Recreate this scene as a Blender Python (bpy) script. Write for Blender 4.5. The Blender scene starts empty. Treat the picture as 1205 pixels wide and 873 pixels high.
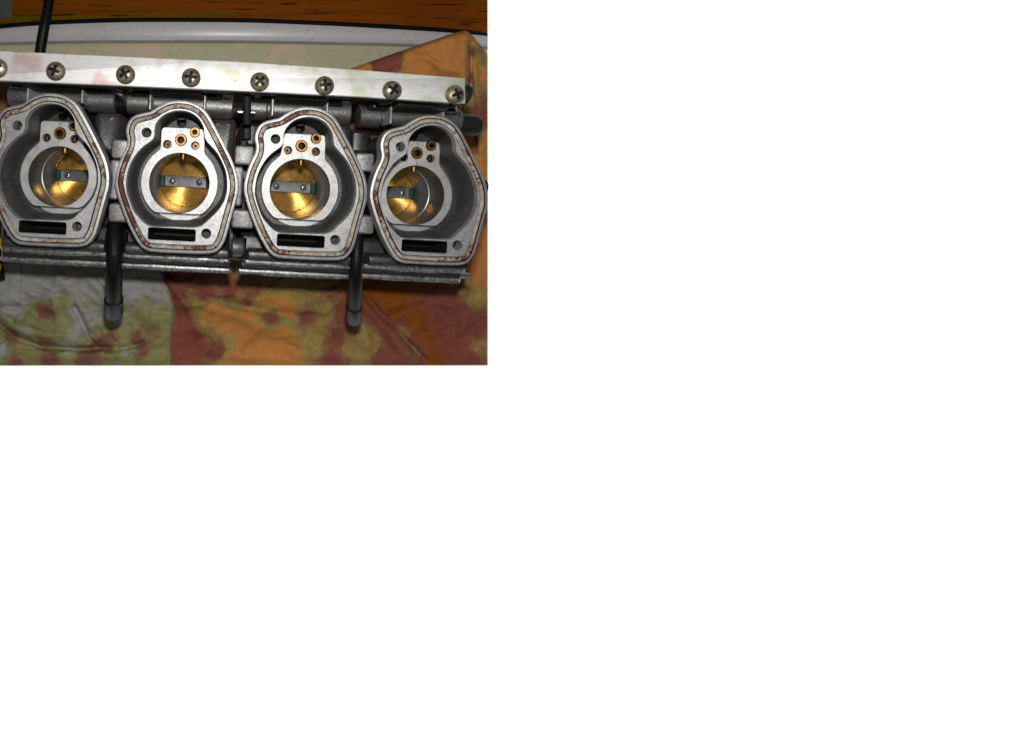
import bpy, bmesh, math, random
from mathutils import Vector, Matrix, noise
from mathutils.geometry import tessellate_polygon

# ------------------------------------------------------------------ camera, light, exposure
S = bpy.context.scene
C = S.collection
MM = 0.53e-3            # metres per photograph pixel on the plane of the carburettor flanges
DIST = 0.30             # lens to flange plane
PX, PY = 266.0, 205.0   # where the bore axes vanish in the photograph
FPX = DIST / MM

cam = bpy.data.cameras.new('camera'); cam_o = bpy.data.objects.new('camera', cam); C.objects.link(cam_o)
cam_o.location = (0, 0, DIST)
cam.sensor_width = 36; cam.sensor_fit = 'HORIZONTAL'
cam.lens = 36 * FPX / 1205
cam.shift_x = (602.5 - PX) / 1205
cam.shift_y = -(436.5 - PY) / 1205
cam.clip_start = 0.01; cam.clip_end = 50
S.camera = cam_o

world = bpy.data.worlds.new('World'); S.world = world; world.use_nodes = True
world.node_tree.nodes['Background'].inputs[0].default_value = (0.9, 0.95, 1, 1)
world.node_tree.nodes['Background'].inputs[1].default_value = 0.015

def lamp(name, kind, loc, power, **kw):
    l = bpy.data.lights.new(name, kind); o = bpy.data.objects.new(name, l); C.objects.link(o)
    o.location = loc; l.energy = power
    for a, v in kw.items(): setattr(l, a, v)
    return o
lamp('added_overhead_fill', 'AREA', (0.34, -0.26, 1.35), 8, shape='SQUARE', size=2.6)  # added overhead fill that lifts the blank sheet to white
# two added gridded fills that keep the blank sheet white, beside and below the cloth
lamp('added_margin_fill', 'AREA', (0.23+0.45, -0.15, 0.90), 3.5*0.90*1.3, shape='RECTANGLE', size=0.90, size_y=1.30, spread=math.radians(8))
lamp('added_margin_fill', 'AREA', (0.23-0.40, -0.165-0.30, 0.90), 3.5*0.80*0.60, shape='RECTANGLE', size=0.80, size_y=0.60, spread=math.radians(8))
lamp('camera_flash', 'POINT', (0.004, 0.048, 0.30), 10.0, shadow_soft_size=0.010, color=(1, 0.97, 0.93))

S.view_settings.view_transform = 'Standard'; S.view_settings.look = 'None'
S.view_settings.exposure = 0; S.view_settings.gamma = 1
S.render.engine = 'CYCLES'

# ------------------------------------------------------------------ helpers
TH = math.radians(-2.98)          # the bank lies turned by three degrees
def W(px, py, z):
    s = MM * (DIST - z) / DIST
    return Vector(((px - PX) * s, -(py - PY) * s, z))
AX0 = W(207.2, 216.4, 0)          # bore axis of the carburettor that was measured
def L(px, py, z):                 # measured point -> carburettor's own frame
    v = W(px, py, z) - AX0
    c, s = math.cos(-TH), math.sin(-TH)
    return Vector((c*v.x - s*v.y, s*v.x + c*v.y, z))
def L2(px, py, z=0.0):
    v = L(px, py, z); return (v.x, v.y)

def area(p): return sum(p[i][0]*p[(i+1) % len(p)][1] - p[(i+1) % len(p)][0]*p[i][1] for i in range(len(p))) / 2
def ccw(p): return list(p) if area(p) > 0 else list(p)[::-1]
def resample(p, n):
    m = len(p); d = [0]
    for i in range(m): d.append(d[-1] + math.dist(p[i], p[(i+1) % m]))
    out = []; j = 0
    for k in range(n):
        t = d[-1]*k/n
        while d[j+1] < t: j += 1
        f = (t - d[j])/max(1e-12, d[j+1]-d[j]); a, b = p[j], p[(j+1) % m]
        out.append((a[0]+(b[0]-a[0])*f, a[1]+(b[1]-a[1])*f))
    return out
def smooth_loop(pts, n):          # closed Catmull-Rom through the points
    m = len(pts); dense = []
    for i in range(m):
        p0, p1, p2, p3 = pts[i-1], pts[i], pts[(i+1) % m], pts[(i+2) % m]
        for q in range(8):
            t = q/8
            dense.append(tuple(0.5*((2*b)+(c-a)*t+(2*a-5*b+4*c-d)*t*t+(3*b-a-3*c+d)*t**3) for a, b, c, d in zip(p0, p1, p2, p3)))
    return resample(ccw(dense), n)
def relax(p, k):
    for _ in range(k):
        p = [tuple(0.5*p[i][j] + 0.25*(p[i-1][j] + p[(i+1) % len(p)][j]) for j in (0, 1)) for i in range(len(p))]
    return p
def inset(p, d, steps=1, sm=0):   # inward for a counter-clockwise loop
    for _ in range(steps):
        q = []; n = len(p)
        for i in range(n):
            a, b, c = p[i-1], p[i], p[(i+1) % n]
            t = Vector((c[0]-a[0], c[1]-a[1]))
            if t.length > 0: t.normalize()
            q.append((b[0]-t.y*d/steps, b[1]+t.x*d/steps))
        p = relax(q, sm)
    return p
def circle(cx, cy, r, n=32, a0=0): return [(cx+r*math.cos(a0+2*math.pi*i/n), cy+r*math.sin(a0+2*math.pi*i/n)) for i in range(n)]
def rrect(x0, x1, y0, y1, r, n=4):
    r = min(r, (x1-x0)/2.01, (y1-y0)/2.01); out = []
    for cx, cy, a in ((x1-r, y1-r, 0), (x0+r, y1-r, 90), (x0+r, y0+r, 180), (x1-r, y0+r, 270)):
        for i in range(n+1):
            t = math.radians(a + 90*i/n); out.append((cx+r*math.cos(t), cy+r*math.sin(t)))
    return out
def lbox(px0, px1, py0, py1, z, r=2):   # rounded rectangle measured in the photograph at depth z, squared up to the bank
    a = L((px0+px1)/2, (py0+py1)/2, z); s = MM*(DIST-z)/DIST
    w, h = (px1-px0)*s/2, (py1-py0)*s/2
    return rrect(a.x-w, a.x+w, a.y-h, a.y+h, r*MM)

class MB:
    def __init__(s): s.v = []; s.f = []; s.m = []; s.cur = 0
    def face(s, f): s.f.append(tuple(f)); s.m.append(s.cur)
    def loop(s, p, z=None):
        i = len(s.v)
        for q in p: s.v.append((q[0], q[1], z) if z is not None else tuple(q))
        return list(range(i, i+len(p)))
    def strip(s, a, b, closed=True):
        n = len(a)
        for i in range(n if closed else n-1):
            s.face((a[i], a[(i+1) % n], b[(i+1) % n], b[i]))
    def lofted(s, loops, cap0=False, cap1=False):
        ids = [s.loop(p, z) for p, z in loops]
        for a, b in zip(ids, ids[1:]): s.strip(a, b)
        if cap0: s.face(ids[0][::-1])
        if cap1: s.cap([loops[-1][0]], loops[-1][1])
        return ids
    def cap(s, polys, z):
        base = len(s.v)
        flat = [Vector((q[0], q[1], 0)) for p in polys for q in p]
        for q in flat: s.v.append((q.x, q.y, z))
        for t in tessellate_polygon([[Vector((q[0], q[1], 0)) for q in p] for p in polys]):
            s.face([base+i for i in t])
    def prism(s, p, z0, z1, b=0.0008, base=True):
        p = ccw(p)
        s.lofted([(p, z0), (p, z1-b), (inset(p, b*0.45), z1-b*0.3), (inset(p, b), z1)], cap0=base, cap1=True)
    def well(s, p, z0, z1):       # blind hole
        s.lofted([(p, z0), (p, z1)], cap1=True)
    def tube(s, path, radii, n=20, caps=True):
        path = [Vector(p) for p in path]
        if not isinstance(radii, (list, tuple)): radii = [radii]*len(path)
        ref = None; ids = []
        for i, p in enumerate(path):
            t = (path[min(i+1, len(path)-1)] - path[max(i-1, 0)]).normalized()
            if ref is None: ref = Vector((0, 0, 1)) if abs(t.z) < 0.9 else Vector((1, 0, 0))
            u = (ref - t*ref.dot(t)).normalized(); w = t.cross(u); ref = u
            ids.append(s.loop([p + (u*math.cos(2*math.pi*k/n) + w*math.sin(2*math.pi*k/n))*radii[i] for k in range(n)]))
        for a, b in zip(ids, ids[1:]): s.strip(a, b)
        if caps: s.face(ids[0][::-1]); s.face(ids[-1])
    def lathe(s, prof, c=(0, 0, 0), n=32, cap=False):   # profile of (radius, z) about a vertical axis
        ids = [s.loop([(c[0]+r*math.cos(2*math.pi*k/n), c[1]+r*math.sin(2*math.pi*k/n), c[2]+z) for k in range(n)]) for r, z in prof]
        for a, b in zip(ids, ids[1:]): s.strip(a, b)
        if cap: s.face(ids[-1])
    def build(s, name, mats, parent=None, sharp=35, smooth=True, recalc=True):
        me = bpy.data.meshes.new(name); me.from_pydata(s.v, [], s.f)
        if not isinstance(mats, (list, tuple)): mats = [mats]
        for m in mats: me.materials.append(m)
        me.polygons.foreach_set('material_index', s.m)
        bm = bmesh.new(); bm.from_mesh(me)
        bmesh.ops.remove_doubles(bm, verts=bm.verts, dist=1e-6)
        if recalc: bmesh.ops.recalc_face_normals(bm, faces=bm.faces)
        bm.to_mesh(me); bm.free()
        if smooth:
            me.polygons.foreach_set('use_smooth', [True]*len(me.polygons)); me.set_sharp_from_angle(angle=math.radians(sharp))
        o = bpy.data.objects.new(name, me); C.objects.link(o)
        if parent: o.parent = parent
        return o
def tag(o, label, cat, group=None):
    o['label'] = label; o['category'] = cat
    if group: o['group'] = group
    return o

# ------------------------------------------------------------------ materials
def lin(r, g, b): return tuple(((c/255)/12.92 if c/255 <= 0.04045 else ((c/255+0.055)/1.055)**2.4) for c in (r, g, b)) + (1,)
def nodes(name):
    m = bpy.data.materials.new(name); m.use_nodes = True; nt = m.node_tree
    nt.nodes['Principled BSDF'].inputs['Specular IOR Level'].default_value = 0.18
    return m, nt, nt.nodes['Principled BSDF']
def N(nt, t, **kw):
    n = nt.nodes.new(t)
    for a, v in kw.items(): setattr(n, a, v)
    return n
def coords(nt):
    tc = N(nt, 'ShaderNodeTexCoord'); oi = N(nt, 'ShaderNodeObjectInfo')
    mu = N(nt, 'ShaderNodeMath', operation='MULTIPLY'); mu.inputs[1].default_value = 7.3
    ad = N(nt, 'ShaderNodeVectorMath', operation='ADD')
    nt.links.new(oi.outputs['Random'], mu.inputs[0]); nt.links.new(tc.outputs['Object'], ad.inputs[0]); nt.links.new(mu.outputs[0], ad.inputs[1])
    return ad.outputs[0]
def noise_tex(nt, vec, scale, detail=4, rough=0.6):
    n = N(nt, 'ShaderNodeTexNoise'); n.inputs['Scale'].default_value = scale; n.inputs['Detail'].default_value = detail; n.inputs['Roughness'].default_value = rough
    nt.links.new(vec, n.inputs['Vector']); return n.outputs['Fac']
def ramp(nt, fac, stops, interp='LINEAR'):
    r = N(nt, 'ShaderNodeValToRGB'); r.color_ramp.interpolation = interp
    e = r.color_ramp.elements
    while len(e) < len(stops): e.new(0.5)
    for el, (p, c) in zip(e, stops): el.position = p; el.color = c
    nt.links.new(fac, r.inputs[0]); return r.outputs[0]
def mix(nt, fac, a, b, mode='MIX'):
    m = N(nt, 'ShaderNodeMix', data_type='RGBA', blend_type=mode)
    if isinstance(fac, float): m.inputs[0].default_value = fac
    else: nt.links.new(fac, m.inputs[0])
    for k, x in ((6, a), (7, b)):
        if isinstance(x, tuple): m.inputs[k].default_value = x
        else: nt.links.new(x, m.inputs[k])
    return m.outputs[2]
def g(v, w=1.0): return (v*w, v, v/w, 1)
def metal(name, lo, hi, rough, met=0.9, scale=900, bump=0.15, spots=None, spot_pos=(0.60, 0.68), spot_scale=260, blotch=True):
    m, nt, b = nodes(name); v = coords(nt)
    c = ramp(nt, noise_tex(nt, v, scale, 5, 0.7), [(0.3, lo), (0.7, hi)])
    if blotch:
        d = ramp(nt, noise_tex(nt, v, scale*0.09, 3), [(0.3, g(0.72)), (0.65, g(1.0))])
        c = mix(nt, 1.0, c, d, 'MULTIPLY')
    if spots:
        f = ramp(nt, noise_tex(nt, v, spot_scale, 6, 0.7), [(spot_pos[0], g(0)), (spot_pos[1], g(1))])
        c = mix(nt, f, c, spots)
        mm = N(nt, 'ShaderNodeMapRange'); nt.links.new(f, mm.inputs[0]); mm.inputs[3].default_value = met; mm.inputs[4].default_value = 0
        nt.links.new(mm.outputs[0], b.inputs['Metallic'])
    else: b.inputs['Metallic'].default_value = met
    nt.links.new(c, b.inputs['Base Color'])
    r = N(nt, 'ShaderNodeMapRange'); nt.links.new(noise_tex(nt, v, scale*0.35, 3), r.inputs[0])
    r.inputs[3].default_value = rough-0.12; r.inputs[4].default_value = rough+0.12
    nt.links.new(r.outputs[0], b.inputs['Roughness'])
    if bump:
        bp = N(nt, 'ShaderNodeBump'); bp.inputs['Strength'].default_value = bump; bp.inputs['Distance'].default_value = 0.0004
        nt.links.new(noise_tex(nt, v, scale*1.2, 3), bp.inputs['Height']); nt.links.new(bp.outputs[0], b.inputs['Normal'])
    return m
RUST = lin(96, 40, 16)
M = {}
M['flange'] = metal('cast_alloy_flange', g(0.095), g(0.32), 0.5, 0.75, 1300, 0.25, spots=lin(60, 40, 28), spot_pos=(0.66, 0.74), spot_scale=420)
M['ring'] = metal('machined_alloy', g(0.14), g(0.33), 0.52, 0.75, 1500, 0.2, spots=lin(55, 50, 46), spot_pos=(0.68, 0.76), spot_scale=700)
M['chamber'] = metal('dull_grey_alloy', g(0.024), g(0.078), 0.6, 0.6, 700, 0.5, spots=lin(96, 84, 72), spot_pos=(0.64, 0.74), spot_scale=330)
M['deep'] = metal('recess_shade_alloy', g(0.006), g(0.022), 0.5, 0.3, 320, 0.4)  # shade of the recess above the jet block, painted into the alloy
M['body'] = metal('oily_dark_casting', g(0.010), g(0.035), 0.42, 0.7, 800, 0.3)
M['tubecast'] = metal('worn_grey_casting', g(0.025), g(0.12), 0.45, 0.75, 900, 0.3)
M['shoulder'] = metal('scuffed_dark_casting', g(0.014), g(0.06), 0.45, 0.7, 500, 0.35)
M['edge'] = metal('scuffed_cover_alloy', g(0.025), g(0.25), 0.42, 0.85, 420, 0.3)
M['lug'] = metal('rough_light_alloy', g(0.05), g(0.23), 0.55, 0.7, 900, 0.4, spots=lin(70, 62, 50), spot_pos=(0.60, 0.72), spot_scale=500)
M['bore'] = metal('polished_bore_alloy', g(0.16), g(0.26), 0.30, 0.9, 300, 0.0)
M['brass'] = metal('tarnished_brass', lin(66, 46, 24), lin(108, 80, 44), 0.45, 1.0, 500, 0.05, blotch=False)
M['darkbrass'] = metal('dark_brass', lin(36, 24, 14), lin(84, 58, 30), 0.4, 0.6, 500, 0.1)  # darker brass for the pilot jets
M['plate'] = metal('stained_brass_plate', lin(122, 90, 40), lin(158, 122, 58), 0.24, 0.95, 120, 0.03, spots=lin(84, 56, 26), spot_pos=(0.50, 0.66), spot_scale=70)
M['shaft'] = metal('grey_steel', g(0.035), g(0.065), 0.5, 0.7, 600, 0.1)
M['green_cast'] = metal('green_artefact', lin(10, 30, 22), lin(18, 46, 32), 0.6, 0.3, 600, 0.1)  # green colour-palette artefact, built as added spindle ends
M['screw'] = metal('tarnished_screw', lin(80, 74, 62), lin(138, 130, 112), 0.4, 0.85, 700, 0.15, spots=lin(60, 44, 26), spot_pos=(0.5, 0.7), spot_scale=300)
M['zinc'] = metal('bright_zinc', g(0.3), g(0.55), 0.3, 0.95, 700, 0.1)
M['grime_shade'] = metal('black_grime_shade', g(0.003), g(0.008), 0.5, 0.1, 700, 0.1)  # grime, plus the shade of holes, slots and grooves painted black
M['rubber'] = metal('black_rubber', g(0.0012), g(0.0032), 0.45, 0.0, 700, 0.15)
M['plastic'] = metal('matt_black_plastic', g(0.004), g(0.009), 0.5, 0.0, 900, 0.1)
for k_ in ('rubber', 'plastic', 'grime_shade'): M[k_].node_tree.nodes['Principled BSDF'].inputs['Specular IOR Level'].default_value = 0.07
M['yellow'] = metal('yellow_plastic', lin(150, 125, 10), lin(190, 160, 20), 0.4, 0.0, 300, 0.0)

def gasket_mat():
    m, nt, b = nodes('rusty_tan_gasket'); v = coords(nt)
    c = ramp(nt, noise_tex(nt, v, 300, 5, 0.7), [(0.3, lin(70, 68, 63)), (0.7, lin(124, 120, 111))])
    c = mix(nt, ramp(nt, noise_tex(nt, v, 42, 2), [(0.45, g(0)), (0.62, g(1))]), c, mix(nt, 1.0, c, lin(250, 234, 220), 'MULTIPLY'))
    big = noise_tex(nt, v, 38, 2); fine = noise_tex(nt, v, 330, 5, 0.8)
    ad = N(nt, 'ShaderNodeMath', operation='MULTIPLY_ADD'); nt.links.new(big, ad.inputs[0]); ad.inputs[1].default_value = 0.9; nt.links.new(fine, ad.inputs[2])
    c = mix(nt, ramp(nt, ad.outputs[0], [(0.99, g(0)), (1.0, g(1))]) if False else ramp(nt, scaled(nt, ad.outputs[0], 0.5), [(0.49, g(0)), (0.51, g(1))]), c, lin(52, 22, 12))
    nt.links.new(c, b.inputs['Base Color']); b.inputs['Roughness'].default_value = 0.7; b.inputs['Metallic'].default_value = 0.0
    bp = N(nt, 'ShaderNodeBump'); bp.inputs['Strength'].default_value = 0.4; bp.inputs['Distance'].default_value = 0.0004
    nt.links.new(fine, bp.inputs['Height']); nt.links.new(bp.outputs[0], b.inputs['Normal'])
    return m
def scaled(nt, x, k):
    n = N(nt, 'ShaderNodeMath', operation='MULTIPLY'); nt.links.new(x, n.inputs[0]); n.inputs[1].default_value = k; return n.outputs[0]
M['gasket'] = gasket_mat()

def rail_mat():
    m, nt, b = nodes('brushed_alloy_rail'); tc = N(nt, 'ShaderNodeTexCoord')
    mp = N(nt, 'ShaderNodeMapping'); mp.inputs['Scale'].default_value = (1, 12, 1); nt.links.new(tc.outputs['Object'], mp.inputs[0])
    v = tc.outputs['Object']
    c = ramp(nt, noise_tex(nt, mp.outputs[0], 140, 5, 0.7), [(0.25, g(0.27)), (0.75, g(0.36))])
    t = ramp(nt, noise_tex(nt, v, 34, 3), [(0.36, lin(228, 232, 212)), (0.46, g(1)), (0.56, g(1)), (0.66, lin(238, 216, 212))])
    c = mix(nt, 1.0, c, t, 'MULTIPLY')
    c = mix(nt, ramp(nt, noise_tex(nt, v, 420, 4, 0.7), [(0.66, g(0)), (0.71, g(1))]), c, g(0.05))
    sc = N(nt, 'ShaderNodeMapping'); sc.inputs['Rotation'].default_value = (0, 0, 0.5); sc.inputs['Scale'].default_value = (1, 14, 1); nt.links.new(v, sc.inputs[0])
    c = mix(nt, ramp(nt, noise_tex(nt, sc.outputs[0], 90, 4, 0.7), [(0.68, g(0)), (0.71, g(0.6))]), c, g(0.1))
    nt.links.new(c, b.inputs['Base Color']); b.inputs['Metallic'].default_value = 0.55; b.inputs['Roughness'].default_value = 0.62
    return m
M['rail'] = rail_mat()

def cloth_mat(name, stops, weave, dith=0.8):
    m, nt, b = nodes(name); tc = N(nt, 'ShaderNodeTexCoord'); v = tc.outputs['Object']
    at = N(nt, 'ShaderNodeAttribute', attribute_name='shade_tone')  # light-to-dark value of the folds, turned into colour bands
    fine = noise_tex(nt, v, 1600, 2, 0.9)
    a = N(nt, 'ShaderNodeMath', operation='MULTIPLY_ADD'); nt.links.new(fine, a.inputs[0]); a.inputs[1].default_value = dith; nt.links.new(at.outputs['Fac'], a.inputs[2])
    s = N(nt, 'ShaderNodeMath', operation='SUBTRACT'); nt.links.new(a.outputs[0], s.inputs[0]); s.inputs[1].default_value = dith*0.5
    c = ramp(nt, s.outputs[0], stops, 'CONSTANT')
    c = mix(nt, 1.0, c, ramp(nt, noise_tex(nt, v, 160, 4), [(0.3, g(0.86)), (0.7, g(1.08))]), 'MULTIPLY')
    nt.links.new(c, b.inputs['Base Color']); b.inputs['Roughness'].default_value = 0.95; b.inputs['Specular IOR Level'].default_value = 0.1
    wv = N(nt, 'ShaderNodeTexWave', wave_type='BANDS', bands_direction='DIAGONAL'); wv.inputs['Scale'].default_value = weave; wv.inputs['Distortion'].default_value = 2.0
    nt.links.new(v, wv.inputs['Vector'])
    bp = N(nt, 'ShaderNodeBump'); bp.inputs['Strength'].default_value = 0.35; bp.inputs['Distance'].default_value = 0.0006
    nt.links.new(wv.outputs['Fac'], bp.inputs['Height'])
    bp2 = N(nt, 'ShaderNodeBump'); bp2.inputs['Strength'].default_value = 0.3; bp2.inputs['Distance'].default_value = 0.0015
    nt.links.new(noise_tex(nt, v, 110, 4), bp2.inputs['Height']); nt.links.new(bp.outputs[0], bp2.inputs['Normal'])
    nt.links.new(bp2.outputs[0], b.inputs['Normal'])
    return m
def dim(c, k): return (c[0]*k, c[1]*k, c[2]*k, 1)
KC = 0.60
M['cloth'] = cloth_mat('shade_toned_orange_cloth', [(0.0, dim(lin(112, 60, 8), KC)), (0.22, dim(lin(108, 58, 48), KC)), (0.50, dim(lin(120, 112, 62), KC)), (0.63, dim(lin(158, 104, 52), KC))], 260)  # from shaded brown and maroon to lit orange, painted as colour
M['rag'] = cloth_mat('shade_toned_grey_rag', [(0.0, dim(lin(104, 62, 56), KC)), (0.36, dim(lin(116, 114, 72), KC)), (0.60, dim(lin(126, 126, 124), KC)), (0.9, dim(lin(150, 140, 138), KC))], 420)  # from shaded maroon through olive to lit grey, painted as colour

def wood_mat():
    m, nt, b = nodes('orange_brown_wood'); tc = N(nt, 'ShaderNodeTexCoord')
    mp = N(nt, 'ShaderNodeMapping'); mp.inputs['Rotation'].default_value = (0, 0, math.radians(9)); mp.inputs['Scale'].default_value = (0.06, 1, 1)
    nt.links.new(tc.outputs['Object'], mp.inputs[0])
    n = noise_tex(nt, mp.outputs[0], 130, 6, 0.65)
    c = ramp(nt, n, [(0.30, dim(lin(50, 14, 0), 0.42)), (0.40, dim(lin(98, 48, 0), 0.42)), (0.62, dim(lin(112, 56, 0), 0.42)), (0.72, dim(lin(122, 58, 0), 0.42))])
    c = mix(nt, ramp(nt, noise_tex(nt, mp.outputs[0], 60, 4), [(0.54, g(0)), (0.62, g(1))]), c, dim(lin(84, 66, 0), 0.42))
    c = mix(nt, ramp(nt, noise_tex(nt, mp.outputs[0], 330, 3, 0.7), [(0.58, g(0)), (0.64, g(1))]), c, dim(lin(46, 14, 0), 0.4))
    nt.links.new(c, b.inputs['Base Color']); b.inputs['Roughness'].default_value = 0.7; b.inputs['Specular IOR Level'].default_value = 0.03
    return m
M['wood'] = wood_mat()
def plain(name, c, rough=0.5, var=0.12, scale=60, tint=None):
    m, nt, b = nodes(name); tc = N(nt, 'ShaderNodeTexCoord'); v = tc.outputs['Object']
    col = ramp(nt, noise_tex(nt, v, scale, 5, 0.7), [(0.3, dim(c, 1-var)), (0.7, dim(c, 1+var))])
    if tint: col = mix(nt, ramp(nt, noise_tex(nt, v, 22, 3), [(0.52, g(0)), (0.60, g(1))]), col, tint)
    nt.links.new(col, b.inputs['Base Color']); b.inputs['Roughness'].default_value = rough
    return m
M['band'] = plain('grey_white_plastic', dim(lin(146, 143, 146), 0.60), 0.35, 0.10, 240)
M['panel'] = plain('pale_olive_plastic', dim(lin(158, 155, 128), 0.46), 0.6, 0.14, 420, dim(lin(168, 150, 130), 0.50))
M['groove'] = plain('grey_seam', dim(lin(112, 108, 104), 0.6), 0.5)
M['margin'] = plain('white_margin', (0.95, 0.95, 0.95, 1), 0.9, 0.0)
M['greycloth'] = plain('dark_grey_cloth', dim(lin(62, 62, 62), 0.45), 0.9, 0.25, 300)

# ------------------------------------------------------------------ the setting under the bank
Z_MARGIN, Z_BOARD, Z_TRAY, Z_CLOTH = -0.1095, -0.1088, -0.1080, -0.1065
XE, YE = 574.0, 430.0     # the cloth and the boards all end along these two lines
b = MB(); b.cap([[(-1.6, -1.6), (1.9, -1.6), (1.9, 1.4), (-1.6, 1.4)]], Z_MARGIN)
o = b.build('margin_sheet', M['margin'], smooth=False); o['kind'] = 'structure'  # made-up white sheet standing in for the blank margin

def slab(name, pts, z1, z0, mat, parent=None, bev=0.0004):
    b = MB(); b.prism([(W(x, y, z1).x, W(x, y, z1).y) for x, y in pts], z0, z1, bev); return b.build(name, mat, parent)
def arc(ys, n=60, x0=-60.0):
    out = []
    for i in range(n+1):
        x = x0 + (XE-x0)*i/n
        for (xa, ya), (xb, yb) in zip(ys, ys[1:]):
            if xa <= x <= xb or (xb, yb) == ys[-1]:
                t = (x-xa)/(xb-xa); t = max(0, min(1, t)); out.append((x, ya+(yb-ya)*t)); break
    ysm = [p[1] for p in out]
    for _ in range(12): ysm = [ysm[0]] + [(ysm[k-1]+2*ysm[k]+ysm[k+1])/4 for k in range(1, len(ysm)-1)] + [ysm[-1]]
    return [(p[0], y) for p, y in zip(out, ysm)]
Y_BLK0 = arc([(-60, 37), (0, 28.5), (50, 24.5), (150, 21), (290, 21.5), (400, 26), (530, 33.5), (574, 37.5)])
Y_BLK1 = [(x, y + 5.2) for x, y in Y_BLK0]
Y_SEAM = arc([(-60, 55), (0, 51.5), (100, 49.5), (290, 49.5), (400, 51.5), (500, 54), (574, 57)])
o = slab('wooden_board', [(-80, -60), (XE, -60), (XE, 80), (-80, 80)], Z_BOARD, Z_MARGIN, M['wood'])
tag(o, 'orange brown wooden board with dark grain beyond the white rim', 'board')

tray = bpy.data.objects.new('plastic_tray', None); C.objects.link(tray)
tag(tray, 'pale plastic tray with grey white rim and black edge strip under the cloths', 'tray')
slab('tray_floor', Y_SEAM + [(XE, YE), (-60, YE)], Z_TRAY, Z_MARGIN + 0.0001, M['panel'], tray)
def ribbon(name, top, bot, zs, mat):      # cross-section carried along the rim's curve; zs = heights from outer to inner edge
    b = MB(); rows = []
    for k, z in enumerate(zs):
        t = k/(len(zs)-1)
        rows.append(b.loop([W(xa, ya+(yb-ya)*t, z) for (xa, ya), (xb, yb) in zip(top, bot)]))
    under = [b.loop([(b.v[i][0], b.v[i][1], Z_BOARD+0.0001) for i in rows[q]]) for q in (0, -1)]
    seq = [under[0]] + rows + [under[1]]
    for a, c in zip(seq, seq[1:]): b.strip(a, c, closed=False)
    b.strip(under[1], under[0], closed=False)
    b.face([q[0] for q in seq]); b.face([q[-1] for q in seq][::-1])
    return b.build(name, mat, tray)
ribbon('edge_strip', Y_BLK0, Y_BLK1, [-0.1055, -0.1035, -0.1030, -0.1035, -0.1050], M['rubber'])
ribbon('rim', Y_BLK1, [(x, y-1.5) for x, y in Y_SEAM], [-0.1045, -0.1035, -0.1035, -0.1038, -0.1045, -0.1060], M['band'])
ribbon('seam', [(x, y-1.4) for x, y in Y_SEAM], [(x, y+1.8) for x, y in Y_SEAM], [-0.1072, -0.1068, -0.1066, -0.1070, -0.1076], M['groove'])

# dark grey cloth corner on the board
b = MB(); n = 14; grid = []
for i in range(n+1):
    row = []
    for j in range(n+1):
        u, v_ = i/n, j/n
        x = -60 + (94 - 22*v_ + 4*math.sin(v_*7))*u; y = -40 + v_*(66 - 4*u)
        e = min(u, 1) ; h = 0.0022*min(1, (1-u)*6)*min(1, (1-v_)*6) + 0.0012*noise.noise((x*0.06, y*0.06, 2))
        row.append(tuple(W(x, y, Z_BOARD + 0.0006 + max(0, h))))
    grid.append(b.loop(row))
for r0, r1 in zip(grid, grid[1:]): b.strip(r0, r1, closed=False)
tag(b.build('dark_cloth', M['greycloth'], sharp=80), 'dark grey cloth corner lying on the wooden board', 'cloth')

# black cable that runs over the tray rim to the bank
b = MB(); pts = []
for px, py, z in ((61, -30, -0.098), (57, 5, -0.097), (54, 22, -0.094), (51, 38, -0.094), (48.5, 52, -0.096), (46, 70, -0.098), (44, 88, -0.0985)):
    pts.append(W(px, py, z))
b.tube(pts, [0.0040]*3 + [0.0042]*4, 18)
tag(b.build('black_cable', M['rubber']), 'thick black cable laid across the tray rim towards the metal rail', 'cable')

# ------------------------------------------------------------------ cloths
def field(px, py, ctl, p=3.0):
    s = w = 0
    for x, y, v in ctl:
        d = ((px-x)**2 + (py-y)**2 + 9)**(-p/2); s += d*v; w += d
    return s/w
def seg_d(px, py, a, b):
    ax, ay = a; bx, by = b; dx, dy = bx-ax, by-ay
    t = max(0, min(1, ((px-ax)*dx+(py-ay)*dy)/(dx*dx+dy*dy)))
    return math.hypot(px-ax-t*dx, py-ay-t*dy)
def folds(px, py, lst):
    h = 0
    for pl, w, a in lst:
        d = min(seg_d(px, py, p, q) for p, q in zip(pl, pl[1:]))
        h += 1.5*a*math.exp(-(d/w)**2)
    return h
def lerp_tab(x, tab):
    if x <= tab[0][0]: return tab[0][1]
    for (xa, ya), (xb, yb) in zip(tab, tab[1:]):
        if x <= xb: return ya + (yb-ya)*(x-xa)/(xb-xa)
    return tab[-1][1]
def sstep(a, b, x): t = max(0, min(1, (x-a)/(b-a))); return t*t*(3-2*t)

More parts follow.
